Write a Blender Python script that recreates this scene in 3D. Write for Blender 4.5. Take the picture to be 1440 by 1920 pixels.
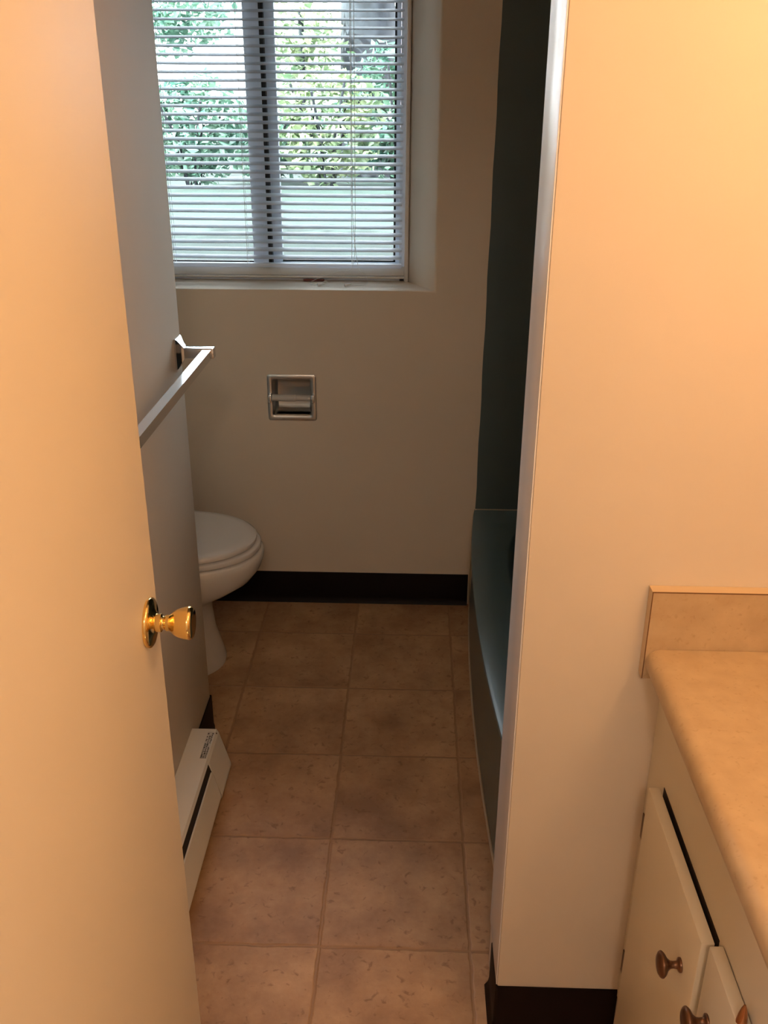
import bpy, bmesh, math, random
from mathutils import Vector, Matrix

random.seed(7)
for o in list(bpy.data.objects):
    bpy.data.objects.remove(o, do_unlink=True)
S = bpy.context.scene
COL = S.collection
PI = math.pi

# ------------------------------------------------------------------ camera
F_PX = 1770.0
PITCH, YAW, ROLL, EYE = 0.41262, 0.029927, 0.004673, 1.56993
fw = Vector((-math.sin(YAW) * math.cos(PITCH), math.cos(YAW) * math.cos(PITCH), -math.sin(PITCH)))
rt = Vector((math.cos(YAW), math.sin(YAW), 0.0))
up = rt.cross(fw)
cr, sr = math.cos(ROLL), math.sin(ROLL)
rt, up = rt * cr + up * sr, up * cr - rt * sr
cam_data = bpy.data.cameras.new('camera')
cam_data.sensor_fit = 'VERTICAL'
cam_data.sensor_height = 36.0
cam_data.lens = F_PX * 36.0 / 1920.0
cam_data.clip_start = 0.02
cam_data.clip_end = 200
cam = bpy.data.objects.new('camera', cam_data)
COL.objects.link(cam)
cam.matrix_world = Matrix(((rt.x, up.x, -fw.x, 0.0), (rt.y, up.y, -fw.y, 0.0), (rt.z, up.z, -fw.z, EYE), (0, 0, 0, 1)))
S.camera = cam

# ------------------------------------------------------------------ light and exposure
BULB = 60.0            # vanity globe bulbs
BULB_COL = (1.0, 0.57, 0.25)
SKY = 14.0
HALL_FILL = 86.0             # added fill globe in the hall
HALL_FILL_COL = (1.0, 0.80, 0.62)
SUN = 40.0
W = bpy.data.worlds.new('daylight')
S.world = W
W.use_nodes = True
wn = W.node_tree.nodes
wl = W.node_tree.links
bg = wn['Background']
sky = wn.new('ShaderNodeTexSky')
try:
    sky.sky_type = 'HOSEK_WILKIE'
    sky.turbidity = 4.0
    sky.ground_albedo = 0.3
    sky.sun_direction = Vector((-0.72, -0.25, 0.65)).normalized()
except Exception:
    pass
mixw = wn.new('ShaderNodeMixRGB')
mixw.inputs['Fac'].default_value = 0.8
mixw.inputs['Color2'].default_value = (1.0, 0.98, 1.05, 1)
wl.new(sky.outputs['Color'], mixw.inputs['Color1'])
wl.new(mixw.outputs['Color'], bg.inputs['Color'])
bg.inputs['Strength'].default_value = SKY

sun_d = bpy.data.lights.new('sun', 'SUN')
sun_d.energy = SUN
sun_d.angle = 0.01
sun_d.color = (0.92, 1.0, 0.96)
sun = bpy.data.objects.new('sun', sun_d)
COL.objects.link(sun)
sun.location = (-6, -2, 9)
sun.rotation_euler = Vector((0.72, 0.25, -0.65)).to_track_quat('-Z', 'Y').to_euler()

S.view_settings.view_transform = 'Standard'
S.view_settings.look = 'None'
S.view_settings.gamma = 1.0
S.view_settings.use_curve_mapping = False
S.view_settings.exposure = 0.0


def portal(name, loc, sx, sy, direction):
    d = bpy.data.lights.new(name, 'AREA')
    d.shape = 'RECTANGLE'
    d.size, d.size_y = sx, sy
    d.cycles.is_portal = True
    o = bpy.data.objects.new(name, d)
    COL.objects.link(o)
    o.location = loc
    o.rotation_euler = Vector(direction).to_track_quat('-Z', 'Z' if abs(direction[2]) < .5 else 'Y').to_euler()
    return o


# ------------------------------------------------------------------ materials
def nodes_of(name):
    m = bpy.data.materials.new(name)
    m.use_nodes = True
    return m, m.node_tree.nodes, m.node_tree.links, m.node_tree.nodes['Principled BSDF']


def mat(name, col, rough=0.5, metal=0.0, vary=0.0, scale=8.0, bump=0.0, bump_scale=120.0, spec=0.5, coat=0.0, detail=4.0):
    m, N, L, P = nodes_of(name)
    P.inputs['Base Color'].default_value = (*col, 1)
    P.inputs['Roughness'].default_value = rough
    P.inputs['Metallic'].default_value = metal
    P.inputs['Specular IOR Level'].default_value = spec
    P.inputs['Coat Weight'].default_value = coat
    tc = N.new('ShaderNodeTexCoord')
    if vary:
        nz = N.new('ShaderNodeTexNoise')
        nz.inputs['Scale'].default_value = scale
        nz.inputs['Detail'].default_value = detail
        L.new(tc.outputs['Object'], nz.inputs['Vector'])
        r = N.new('ShaderNodeValToRGB')
        r.color_ramp.elements[0].position = 0.3
        r.color_ramp.elements[1].position = 0.7
        r.color_ramp.elements[0].color = (*[c * (1 - vary) for c in col], 1)
        r.color_ramp.elements[1].color = (*[min(1, c * (1 + vary)) for c in col], 1)
        L.new(nz.outputs['Fac'], r.inputs['Fac'])
        L.new(r.outputs['Color'], P.inputs['Base Color'])
    if bump:
        nb = N.new('ShaderNodeTexNoise')
        nb.inputs['Scale'].default_value = bump_scale
        nb.inputs['Detail'].default_value = 3
        L.new(tc.outputs['Object'], nb.inputs['Vector'])
        b = N.new('ShaderNodeBump')
        b.inputs['Strength'].default_value = bump
        b.inputs['Distance'].default_value = 0.002
        L.new(nb.outputs['Fac'], b.inputs['Height'])
        L.new(b.outputs['Normal'], P.inputs['Normal'])
    return m


M_WALL = mat('cream_wall_paint', (0.76, 0.67, 0.56), 0.7, vary=0.02, scale=3, bump=0.12, bump_scale=90, spec=0.2)
M_CEIL = mat('ceiling_paint', (0.82, 0.78, 0.72), 0.8)
M_DOOR = mat('cream_door_paint', (0.74, 0.66, 0.55), 0.5, vary=0.015, scale=2, bump=0.03, bump_scale=60, spec=0.25)
M_COVE = mat('dark_vinyl_cove', (0.007, 0.003, 0.0025), 0.5, spec=0.15)
M_CAB = mat('cream_cabinet_paint', (0.72, 0.65, 0.52), 0.42, vary=0.02, scale=5, bump=0.05, bump_scale=50)
M_DARK = mat('dark_gap', (0.02, 0.012, 0.008), 0.8)  # near-black of the heating element, also the painted shade in gaps
M_CHROME = mat('chrome', (0.72, 0.74, 0.77), 0.12, 1.0)
M_SATIN = mat('satin_chrome', (0.62, 0.62, 0.61), 0.3, 1.0)
M_BRASS = mat('polished_brass', (0.86, 0.63, 0.25), 0.11, 1.0)
M_BRONZE = mat('aged_bronze', (0.17, 0.09, 0.055), 0.32, 0.85, vary=0.15, scale=40)
M_COPPER = mat('copper', (0.50, 0.24, 0.12), 0.22, 1.0)
M_PORC = mat('white_porcelain', (0.82, 0.80, 0.78), 0.14, spec=0.5)
M_SEAT = mat('white_toilet_seat', (0.84, 0.82, 0.81), 0.22)
M_TUB = mat('blue_grey_enamel', (0.12, 0.20, 0.24), 0.33, spec=0.6)
M_SURR = mat('dark_teal_panel', (0.088, 0.128, 0.138), 0.42, vary=0.06, scale=3, spec=0.4)
M_CAULK = mat('caulk', (0.55, 0.47, 0.36), 0.6)
M_ALU = mat('aluminium_frame', (0.78, 0.84, 0.94), 0.45, 0.0)
M_GASKET = mat('black_gasket', (0.01, 0.01, 0.012), 0.6)
M_WHITEFR = mat('white_window_trim', (0.72, 0.7, 0.66), 0.4)
M_HEATER = mat('heater_enamel', (0.78, 0.76, 0.71), 0.38, bump=0.02)
M_LABEL = mat('label_white', (0.6, 0.58, 0.55), 0.5)
M_INK = mat('label_ink', (0.04, 0.035, 0.03), 0.6)
M_CORD = mat('white_cord', (0.8, 0.8, 0.78), 0.6)
M_ROLLER = mat('grey_plastic_roller', (0.62, 0.60, 0.57), 0.4)
M_RED = mat('red_brown_strip', (0.16, 0.03, 0.018), 0.5)
M_BARK = mat('bark', (0.024, 0.027, 0.034), 0.9, vary=0.5, scale=6, bump=0.6, bump_scale=14)
M_EDGE = mat('laminate_edge', (0.66, 0.50, 0.32), 0.4)
M_SEAM = mat('laminate_seam', (0.16, 0.07, 0.025), 0.5)


def laminate(name, base, dark, light):
    m, N, L, P = nodes_of(name)
    P.inputs['Roughness'].default_value = 0.36
    tc = N.new('ShaderNodeTexCoord')
    n1 = N.new('ShaderNodeTexNoise'); n1.inputs['Scale'].default_value = 38; n1.inputs['Detail'].default_value = 6
    n2 = N.new('ShaderNodeTexNoise'); n2.inputs['Scale'].default_value = 130; n2.inputs['Detail'].default_value = 3
    for n in (n1, n2):
        L.new(tc.outputs['Object'], n.inputs['Vector'])
    r1 = N.new('ShaderNodeValToRGB')
    r1.color_ramp.elements[0].position = 0.33; r1.color_ramp.elements[0].color = (*base, 1)
    r1.color_ramp.elements[1].position = 0.68; r1.color_ramp.elements[1].color = (*light, 1)
    L.new(n1.outputs['Fac'], r1.inputs['Fac'])
    r2 = N.new('ShaderNodeValToRGB')
    r2.color_ramp.elements[0].position = 0.60; r2.color_ramp.elements[0].color = (0, 0, 0, 1)
    r2.color_ramp.elements[1].position = 0.72; r2.color_ramp.elements[1].color = (0.38, 0.38, 0.38, 1)
    L.new(n2.outputs['Fac'], r2.inputs['Fac'])
    mx = N.new('ShaderNodeMixRGB')
    L.new(r2.outputs['Color'], mx.inputs['Fac'])
    L.new(r1.outputs['Color'], mx.inputs['Color1'])
    mx.inputs['Color2'].default_value = (*dark, 1)
    L.new(mx.outputs['Color'], P.inputs['Base Color'])
    return m


M_LAM = laminate('tan_laminate', (0.49, 0.355, 0.215), (0.36, 0.24, 0.13), (0.56, 0.42, 0.26))


def floor_material():
    """sheet vinyl printed and embossed as 12 inch tiles"""
    T, OX, OY = 0.3048, -0.1688, 2.6096
    m, N, L, P = nodes_of('tile_vinyl')
    tc = N.new('ShaderNodeTexCoord')
    sx = N.new('ShaderNodeSeparateXYZ')
    L.new(tc.outputs['Object'], sx.inputs['Vector'])

    def math_(op, a, b=None):
        n = N.new('ShaderNodeMath'); n.operation = op
        for i, v in enumerate((a, b)):
            if v is None:
                continue
            if isinstance(v, (int, float)):
                n.inputs[i].default_value = v
            else:
                L.new(v, n.inputs[i])
        return n.outputs[0]

    wob = N.new('ShaderNodeTexNoise'); wob.inputs['Scale'].default_value = 30
    L.new(tc.outputs['Object'], wob.inputs['Vector'])
    w = math_('MULTIPLY', math_('SUBTRACT', wob.outputs['Fac'], 0.5), 0.007)

    def edge(out, off):
        a = math_('DIVIDE', math_('ADD', math_('SUBTRACT', out, off), w), T)
        fr = math_('FRACT', a)
        return math_('MULTIPLY', math_('MINIMUM', fr, math_('SUBTRACT', 1.0, fr)), T), math_('FLOOR', a)
    ex, ix = edge(sx.outputs['X'], OX)
    ey, iy = edge(sx.outputs['Y'], OY)
    e = math_('MINIMUM', ex, ey)
    groove = N.new('ShaderNodeMapRange'); groove.interpolation_type = 'SMOOTHSTEP'
    groove.inputs['From Min'].default_value = 0.0012; groove.inputs['From Max'].default_value = 0.0050
    L.new(e, groove.inputs['Value'])
    # per-tile tone
    cb = N.new('ShaderNodeCombineXYZ'); L.new(ix, cb.inputs['X']); L.new(iy, cb.inputs['Y'])
    wn_ = N.new('ShaderNodeTexWhiteNoise'); L.new(cb.outputs['Vector'], wn_.inputs['Vector'])
    sh = N.new('ShaderNodeVectorMath'); sh.operation = 'MULTIPLY_ADD'
    L.new(wn_.outputs['Color'], sh.inputs[0]); sh.inputs[1].default_value = (7, 7, 7); L.new(tc.outputs['Object'], sh.inputs[2])
    n1 = N.new('ShaderNodeTexNoise'); n1.inputs['Scale'].default_value = 5.5; n1.inputs['Detail'].default_value = 8; n1.inputs['Roughness'].default_value = 0.66
    L.new(sh.outputs[0], n1.inputs['Vector'])
    r1 = N.new('ShaderNodeValToRGB')
    r1.color_ramp.elements[0].position = 0.34; r1.color_ramp.elements[0].color = FLOOR_D
    r1.color_ramp.elements[1].position = 0.66; r1.color_ramp.elements[1].color = FLOOR_L
    L.new(n1.outputs['Fac'], r1.inputs['Fac'])
    n2 = N.new('ShaderNodeTexNoise'); n2.inputs['Scale'].default_value = 60; n2.inputs['Detail'].default_value = 5; n2.inputs['Distortion'].default_value = 0.6
    L.new(sh.outputs[0], n2.inputs['Vector'])
    r2 = N.new('ShaderNodeValToRGB')
    r2.color_ramp.elements[0].position = 0.60; r2.color_ramp.elements[0].color = (0, 0, 0, 1)
    r2.color_ramp.elements[1].position = 0.70; r2.color_ramp.elements[1].color = (0.55, 0.55, 0.55, 1)
    L.new(n2.outputs['Fac'], r2.inputs['Fac'])
    fleck = N.new('ShaderNodeMixRGB'); L.new(r2.outputs['Color'], fleck.inputs['Fac'])
    L.new(r1.outputs['Color'], fleck.inputs['Color1']); fleck.inputs['Color2'].default_value = FLOOR_F
    gr = N.new('ShaderNodeMixRGB'); L.new(groove.outputs['Result'], gr.inputs['Fac'])
    gr.inputs['Color1'].default_value = FLOOR_G; L.new(fleck.outputs['Color'], gr.inputs['Color2'])
    L.new(gr.outputs['Color'], P.inputs['Base Color'])
    h = math_('ADD', math_('MULTIPLY', groove.outputs['Result'], 1.0), math_('MULTIPLY', n2.outputs['Fac'], 0.5))
    b = N.new('ShaderNodeBump'); b.inputs['Strength'].default_value = 0.55; b.inputs['Distance'].default_value = 0.0022
    L.new(h, b.inputs['Height']); L.new(b.outputs['Normal'], P.inputs['Normal'])
    P.inputs['Roughness'].default_value = 0.42
    P.inputs['Specular IOR Level'].default_value = 0.4
    return m


FLOOR_D = (0.36, 0.200, 0.105, 1)
FLOOR_L = (0.62, 0.395, 0.225, 1)
FLOOR_F = (0.21, 0.105, 0.050, 1)
FLOOR_G = (0.40, 0.235, 0.128, 1)
M_FLOOR = floor_material()


def glass_material():
    m = bpy.data.materials.new('window_glass'); m.use_nodes = True
    N, L = m.node_tree.nodes, m.node_tree.links
    N.remove(N['Principled BSDF'])
    t = N.new('ShaderNodeBsdfTransparent'); t.inputs['Color'].default_value = (0.90, 0.95, 0.94, 1)
    g = N.new('ShaderNodeBsdfGlossy'); g.inputs['Roughness'].default_value = 0.02
    f = N.new('ShaderNodeFresnel'); f.inputs['IOR'].default_value = 1.3
    mx = N.new('ShaderNodeMixShader')
    L.new(f.outputs[0], mx.inputs[0]); L.new(t.outputs[0], mx.inputs[1]); L.new(g.outputs[0], mx.inputs[2])
    L.new(mx.outputs[0], N['Material Output'].inputs['Surface'])
    return m


M_GLASS = glass_material()


def leafy(name, c1, c2, trans=0.45, scale=2.5):
    m = bpy.data.materials.new(name); m.use_nodes = True
    N, L = m.node_tree.nodes, m.node_tree.links
    N.remove(N['Principled BSDF'])
    tc = N.new('ShaderNodeTexCoord')
    nz = N.new('ShaderNodeTexNoise'); nz.inputs['Scale'].default_value = scale; nz.inputs['Detail'].default_value = 5
    L.new(tc.outputs['Object'], nz.inputs['Vector'])
    r = N.new('ShaderNodeValToRGB')
    r.color_ramp.elements[0].position = 0.35; r.color_ramp.elements[0].color = (*c1, 1)
    r.color_ramp.elements[1].position = 0.65; r.color_ramp.elements[1].color = (*c2, 1)
    L.new(nz.outputs['Fac'], r.inputs['Fac'])
    d = N.new('ShaderNodeBsdfDiffuse'); t = N.new('ShaderNodeBsdfTranslucent'); g = N.new('ShaderNodeBsdfGlossy')
    g.inputs['Roughness'].default_value = 0.3
    L.new(r.outputs['Color'], d.inputs['Color']); L.new(r.outputs['Color'], t.inputs['Color'])
    mx = N.new('ShaderNodeMixShader'); mx.inputs[0].default_value = trans
    L.new(d.outputs[0], mx.inputs[1]); L.new(t.outputs[0], mx.inputs[2])
    m2 = N.new('ShaderNodeMixShader'); m2.inputs[0].default_value = 0.08
    L.new(mx.outputs[0], m2.inputs[1]); L.new(g.outputs[0], m2.inputs[2])
    L.new(m2.outputs[0], N['Material Output'].inputs['Surface'])
    return m


M_LEAF = leafy('green_leaves', (0.06, 0.155, 0.12), (0.22, 0.36, 0.26))
M_LEAF2 = leafy('yellow_green_leaves', (0.12, 0.20, 0.11), (0.40, 0.46, 0.27))
M_SLAT = leafy('white_slat', (0.78, 0.83, 0.90), (0.82, 0.87, 0.94), trans=0.36)
M_LAWN = mat('lawn_grass', (0.013, 0.029, 0.023), 0.9, vary=0.3, scale=3.0, bump=0.5, bump_scale=40, detail=8)


def emissive(name, col, strength):
    m = bpy.data.materials.new(name); m.use_nodes = True
    N, L = m.node_tree.nodes, m.node_tree.links
    P = N['Principled BSDF']
    P.inputs['Emission Color'].default_value = (*col, 1)
    P.inputs['Emission Strength'].default_value = strength
    P.inputs['Base Color'].default_value = (0.8, 0.8, 0.8, 1)
    return m


M_BULB = emissive('lit_globe_bulb', BULB_COL, BULB)


# ------------------------------------------------------------------ mesh helpers
def finish(name, bm, material, parent=None, smooth=None, loc=None):
    bmesh.ops.recalc_face_normals(bm, faces=bm.faces[:])
    me = bpy.data.meshes.new(name)
    bm.to_mesh(me)
    bm.free()
    mats = material if isinstance(material, (list, tuple)) else [material]
    for m in mats:
        me.materials.append(m)
    if smooth is not None:
        for p in me.polygons:
            p.use_smooth = True
        me.set_sharp_from_angle(angle=math.radians(smooth))
    o = bpy.data.objects.new(name, me)
    COL.objects.link(o)
    if parent is not None:
        o.parent = parent
        o.matrix_parent_inverse = Matrix.Translation(-Vector(parent.location))
        # parents here are never rotated before their parts are attached
    return o


def box(bm, x0, x1, y0, y1, z0, z1, bevel=0.0, seg=2, mi=0):
    v = [bm.verts.new((x, y, z)) for z in (z0, z1) for y in (y0, y1) for x in (x0, x1)]
    fs = []
    for idx in ((0, 1, 3, 2), (4, 6, 7, 5), (0, 4, 5, 1), (2, 3, 7, 6), (0, 2, 6, 4), (1, 5, 7, 3)):
        f = bm.faces.new([v[i] for i in idx]); f.material_index = mi; fs.append(f)
    if bevel:
        bmesh.ops.recalc_face_normals(bm, faces=fs)
        es = list({e for f in fs for e in f.edges})
        bmesh.ops.bevel(bm, geom=es, offset=bevel, segments=seg, profile=0.5, affect='EDGES', clamp_overlap=True)
    return v


def boxobj(name, dims, material, parent=None, bevel=0.0, seg=2):
    bm = bmesh.new()
    box(bm, *dims, bevel=bevel, seg=seg)
    return finish(name, bm, material, parent, smooth=40 if bevel else None)


def loft(bm, rings, cap0=True, cap1=True, closed=True):
    vs = [[bm.verts.new(p) for p in r] for r in rings]
    n = len(vs[0])
    for a, b in zip(vs, vs[1:]):
        for i in range(n if closed else n - 1):
            j = (i + 1) % n
            bm.faces.new((a[i], a[j], b[j], b[i]))
    if cap0:
        bm.faces.new(list(reversed(vs[0])))
    if cap1:
        bm.faces.new(vs[-1])
    return vs


def lathe(bm, profile, origin, axis, n=40):
    """profile = [(radius, distance along axis)]"""
    a = Vector(axis).normalized()
    u = a.orthogonal().normalized()
    w = a.cross(u)
    o = Vector(origin)
    rings = []
    for r, d in profile:
        rings.append([o + a * d + (u * math.cos(2 * PI * i / n) + w * math.sin(2 * PI * i / n)) * max(r, 1e-5) for i in range(n)])
    loft(bm, rings)


def tube(bm, pts, r, n=8):
    pts = [Vector(p) for p in pts]
    rings = []
    for i, p in enumerate(pts):
        t = (pts[min(i + 1, len(pts) - 1)] - pts[max(i - 1, 0)]).normalized()
        u = t.orthogonal().normalized() if i == 0 else (u - t * u.dot(t)).normalized()
        w = t.cross(u)
        rings.append([p + (u * math.cos(2 * PI * k / n) + w * math.sin(2 * PI * k / n)) * r for k in range(n)])
    loft(bm, rings)


def extrude_y(bm, profile, y0, y1, close=True, mi=0):
    """profile in (x, z), swept along y"""
    a = [bm.verts.new((x, y0, z)) for x, z in profile]
    b = [bm.verts.new((x, y1, z)) for x, z in profile]
    n = len(profile)
    for i in range(n if close else n - 1):
        j = (i + 1) % n
        f = bm.faces.new((a[i], a[j], b[j], b[i])); f.material_index = mi
    if close:
        bm.faces.new(list(reversed(a))).material_index = mi
        bm.faces.new(b).material_index = mi


def empty(name, loc, label, cat, group=None):
    o = bpy.data.objects.new(name, None)
    COL.objects.link(o)
    o.empty_display_size = 0.1
    o.location = loc
    return tag(o, label, cat, group)


def tag(o, label, cat, group=None, kind=None):
    o['label'] = label
    o['category'] = cat
    if group:
        o['group'] = group
    if kind:
        o['kind'] = kind
    return o


def struct(o, label, cat):
    return tag(o, label, cat, kind='structure')


# ------------------------------------------------------------------ the room
XL, YLE = -0.524, 2.092       # left partition face and its far end
YB = 2.819                    # back wall face
YW, YW2, XW = 1.218, 1.368, 0.171   # partition between vanity and tub
XR = 0.94                     # right wall
ZC = 2.44
XA = -1.24                    # toilet alcove left wall

struct(boxobj('floor', (-1.4, 1.3, -1.8, YB + 0.2, -0.1, 0), M_FLOOR), 'brown mottled tile-pattern vinyl floor', 'floor')
struct(boxobj('ceiling', (-1.4, 1.3, -1.8, YB + 0.2, ZC, ZC + 0.1), M_CEIL), 'off-white ceiling', 'ceiling')


# back wall with the splayed window opening and a pocket for the paper holder
WX0, WX1, WZ0, WZ1 = -0.965, 0.063, 1.05, 2.02       # opening at the wall face
WI0, WI1 = -0.890, -0.018                            # opening at the window frame
YF = 2.972                                           # window frame's inner face
YO = 3.06                                            # outer face of the wall
TX0, TX1, TZ0, TZ1 = -0.432, -0.312, 0.661, 0.781    # paper holder pocket


def back_wall():
    bm = bmesh.new()
    xs = sorted({-1.4, 1.3, WX0, WX1, TX0, TX1})
    zs = sorted({0.0, ZC, WZ0, WZ1, TZ0, TZ1})

    def hole(x, z):
        return (WX0 < x < WX1 and WZ0 < z < WZ1) or (TX0 < x < TX1 and TZ0 < z < TZ1)
    grid = {}

    def V(x, z):
        if (x, z) not in grid:
            grid[(x, z)] = bm.verts.new((x, YB, z))
        return grid[(x, z)]
    for a, b in zip(xs, xs[1:]):
        for c, d in zip(zs, zs[1:]):
            if not hole((a + b) / 2, (c + d) / 2):
                bm.faces.new((V(a, c), V(b, c), V(b, d), V(a, d)))
    # window reveal
    xin = [x for x in xs if WX0 <= x <= WX1]

    def inner(x):
        return WI0 if x == WX0 else WI1 if x == WX1 else x
    ring_f = [(x, WZ0) for x in xin] + [(x, WZ1) for x in reversed(xin)]
    ri = [bm.verts.new((inner(x), YF, z)) for x, z in ring_f]
    ro = [bm.verts.new((inner(x), YO, z)) for x, z in ring_f]
    n = len(ring_f)
    for i in range(n):
        j = (i + 1) % n
        bm.faces.new((V(*ring_f[i]), V(*ring_f[j]), ri[j], ri[i]))
        bm.faces.new((ri[i], ri[j], ro[j], ro[i]))
    # pocket
    rf = [(TX0, TZ0), (TX1, TZ0), (TX1, TZ1), (TX0, TZ1)]
    pb = [bm.verts.new((x, YB + 0.09, z)) for x, z in rf]
    for i in range(4):
        j = (i + 1) % 4
        bm.faces.new((V(*rf[i]), V(*rf[j]), pb[j], pb[i]))
    bm.faces.new(pb)
    # outer skin
    ob = [(-1.4, 0.0), (1.3, 0.0), (1.3, ZC), (-1.4, ZC)]
    ov = [bm.verts.new((x, YO, z)) for x, z in ob]
    corners_in = [ro[ring_f.index((WX0, WZ0))], ro[ring_f.index((WX1, WZ0))], ro[ring_f.index((WX1, WZ1))], ro[ring_f.index((WX0, WZ1))]]
    m_lo = ro[1:len(xin) - 1]
    m_hi = ro[len(xin) + 1:-1]
    bm.faces.new([ov[0], ov[1], corners_in[1]] + list(reversed(m_lo)) + [corners_in[0]])
    bm.faces.new([ov[1], ov[2], corners_in[2], corners_in[1]])
    bm.faces.new([ov[2], ov[3], corners_in[3]] + list(reversed(m_hi)) + [corners_in[2]])
    bm.faces.new([ov[3], ov[0], corners_in[0], corners_in[3]])
    # soft drywall corner round the opening
    es = [e for e in bm.edges if all(abs(v.co.y - YB) < 1e-6 for v in e.verts)
          and all((abs(v.co.x - WX0) < 1e-6 or abs(v.co.x - WX1) < 1e-6 or abs(v.co.z - WZ0) < 1e-6 or abs(v.co.z - WZ1) < 1e-6) for v in e.verts)
          and all(WX0 - 1e-6 <= v.co.x <= WX1 + 1e-6 and WZ0 - 1e-6 <= v.co.z <= WZ1 + 1e-6 for v in e.verts)]
    bmesh.ops.bevel(bm, geom=es, offset=0.007, segments=3, profile=0.5, affect='EDGES')
    return finish('wall_back', bm, M_WALL, smooth=50)


struct(back_wall(), 'cream back wall below and around the window', 'wall')

# left partition, toilet alcove, right wall, partition at the vanity
bm = bmesh.new()
box(bm, XA - 0.06, XL, 0.21, YLE, 0.0, ZC, bevel=0.004)
struct(finish('wall_left', bm, M_WALL, smooth=40), 'cream left wall that carries the towel bar', 'wall')
struct(boxobj('wall_alcove', (XA - 0.12, XA, YLE - 0.05, YB, 0, ZC), M_WALL), 'cream side wall of the toilet alcove', 'wall')
struct(boxobj('wall_right', (XR, XR + 0.12, 0.21, YB, 0, ZC), M_WALL), 'cream right wall above the vanity', 'wall')
bm = bmesh.new()
box(bm, XW, XR, YW, YW2, 0.0, ZC, bevel=0.002, seg=2)
struct(finish('wall_partition', bm, M_WALL, smooth=40), 'cream partition wall end between vanity and bathtub', 'wall')
M_TRIM = mat('semigloss_trim_paint', (0.86, 0.85, 0.88), 0.27, spec=0.7)
struct(boxobj('trim_1', (XW - 0.0022, XW - 0.0002, YW + 0.0015, YW2, 0.113, ZC), M_TRIM, bevel=0.0006), 'pale glossy strip on the end of the partition wall', 'trim')
# entry wall with the doorway the picture is taken from, and the hall behind
bm = bmesh.new()
box(bm, -1.36, -0.33, 0.09, 0.21, 0, ZC)
box(bm, 0.47, XR + 0.12, 0.09, 0.21, 0, ZC)
box(bm, -0.33, 0.47, 0.09, 0.21, 2.06, ZC)
struct(finish('wall_front', bm, M_WALL), 'cream entry wall around the doorway', 'wall')
bm = bmesh.new()
HY0, HY1, HZ0, HZ1 = -1.05, -0.65, 1.25, 1.75
box(bm, -1.36, -1.24, -1.8, HY0, 0, ZC)
box(bm, -1.36, -1.24, HY1, 0.09, 0, ZC)
box(bm, -1.36, -1.24, HY0, HY1, 0, HZ0)
box(bm, -1.36, -1.24, HY0, HY1, HZ1, ZC)
struct(finish('wall_hall', bm, M_WALL), 'cream hall wall with a window opening', 'wall')
bm = bmesh.new()
box(bm, -1.36, 1.2, -1.8, -1.68, 0, ZC)
box(bm, 1.08, 1.2, -1.68, 0.09, 0, ZC)
struct(finish('wall_hall_far', bm, M_WALL), 'cream hall walls behind the camera', 'wall')
portal('hall_window_portal', (-1.3, (HY0 + HY1) / 2, (HZ0 + HZ1) / 2), HZ1 - HZ0, HY1 - HY0, (1, 0, 0))
portal('bath_window_portal', ((WI0 + WI1) / 2, YO + 0.01, (WZ0 + WZ1) / 2), WI1 - WI0, WZ1 - WZ0, (0, -1, 0))


# vinyl cove base
def cove(name, path, label, h=0.112, t=0.0035, toe=0.011):
    """path: list of (x, y) along the wall with the room on its left-hand side"""
    prof = [(0.0004, 0.0), (0.0004, h), (t * 0.7, h), (t, h - 0.003), (t, 0.022), (t + 0.002, 0.010), (toe, 0.002), (toe + 0.001, 0.0)]
    bm = bmesh.new()
    rings = []
    P = [Vector((x, y, 0)) for x, y in path]
    for i, p in enumerate(P):
        d0 = (P[i] - P[i - 1]).normalized() if i > 0 else (P[1] - P[0]).normalized()
        d1 = (P[i + 1] - P[i]).normalized() if i < len(P) - 1 else d0
        n0, n1 = Vector((-d0.y, d0.x, 0)), Vector((-d1.y, d1.x, 0))
        b = (n0 + n1) / (1 + n0.dot(n1))
        rings.append([p + b * o + Vector((0, 0, z)) for o, z in prof])
    loft(bm, rings)
    return struct(finish(name, bm, M_COVE, smooth=50), label, 'baseboard')


cove('baseboard_back', [(0.198, YB), (XA + 0.002, YB)], 'dark brown cove baseboard along the back wall')
cove('baseboard_left', [(XL - 0.5, YLE), (XL, YLE), (XL, 1.888)], 'dark baseboard end between heater and left wall corner', toe=0.005)
arc = [(XW + 0.003 - 0.003 * math.cos(a), YW + 0.003 - 0.003 * math.sin(a)) for a in (0, PI / 6, PI / 3, PI / 2)]
cove('baseboard_partition', [(0.386, YW)] + list(reversed(arc)) + [(XW, YW2 - 0.055)], 'dark brown cove baseboard wrapped around the partition end')

# ------------------------------------------------------------------ window
win = bpy.data.objects.new('window_1', None); COL.objects.link(win)
win.location = ((WI0 + WI1) / 2, YF, WZ0)
struct(win, 'aluminium sliding window looking onto shrubs and lawn', 'window')
FY0, FY1 = YF + 0.014, YF + 0.080
bm = bmesh.new()
box(bm, WI0 + 0.001, WI1 - 0.001, FY0, FY1, WZ0, WZ0 + 0.030)
box(bm, WI0 + 0.001, WI1 - 0.001, FY0, FY1, WZ1 - 0.030, WZ1)
box(bm, WI0 + 0.001, WI0 + 0.028, FY0, FY1, WZ0, WZ1)
box(bm, WI1 - 0.028, WI1 - 0.001, FY0, FY1, WZ0, WZ1)
finish('window_frame', bm, M_ALU, win)
bm = bmesh.new()
box(bm, WI1 - 0.012, WI1, YF - 0.010, FY0, WZ0, WZ1, bevel=0.002)
box(bm, WI0, WI0 + 0.012, YF - 0.010, FY0, WZ0, WZ1, bevel=0.002)
box(bm, WI0 + 0.012, WI1 - 0.012, YF + 0.002, FY0, WZ0 + 0.016, WZ0 + 0.044, bevel=0.002)
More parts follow.
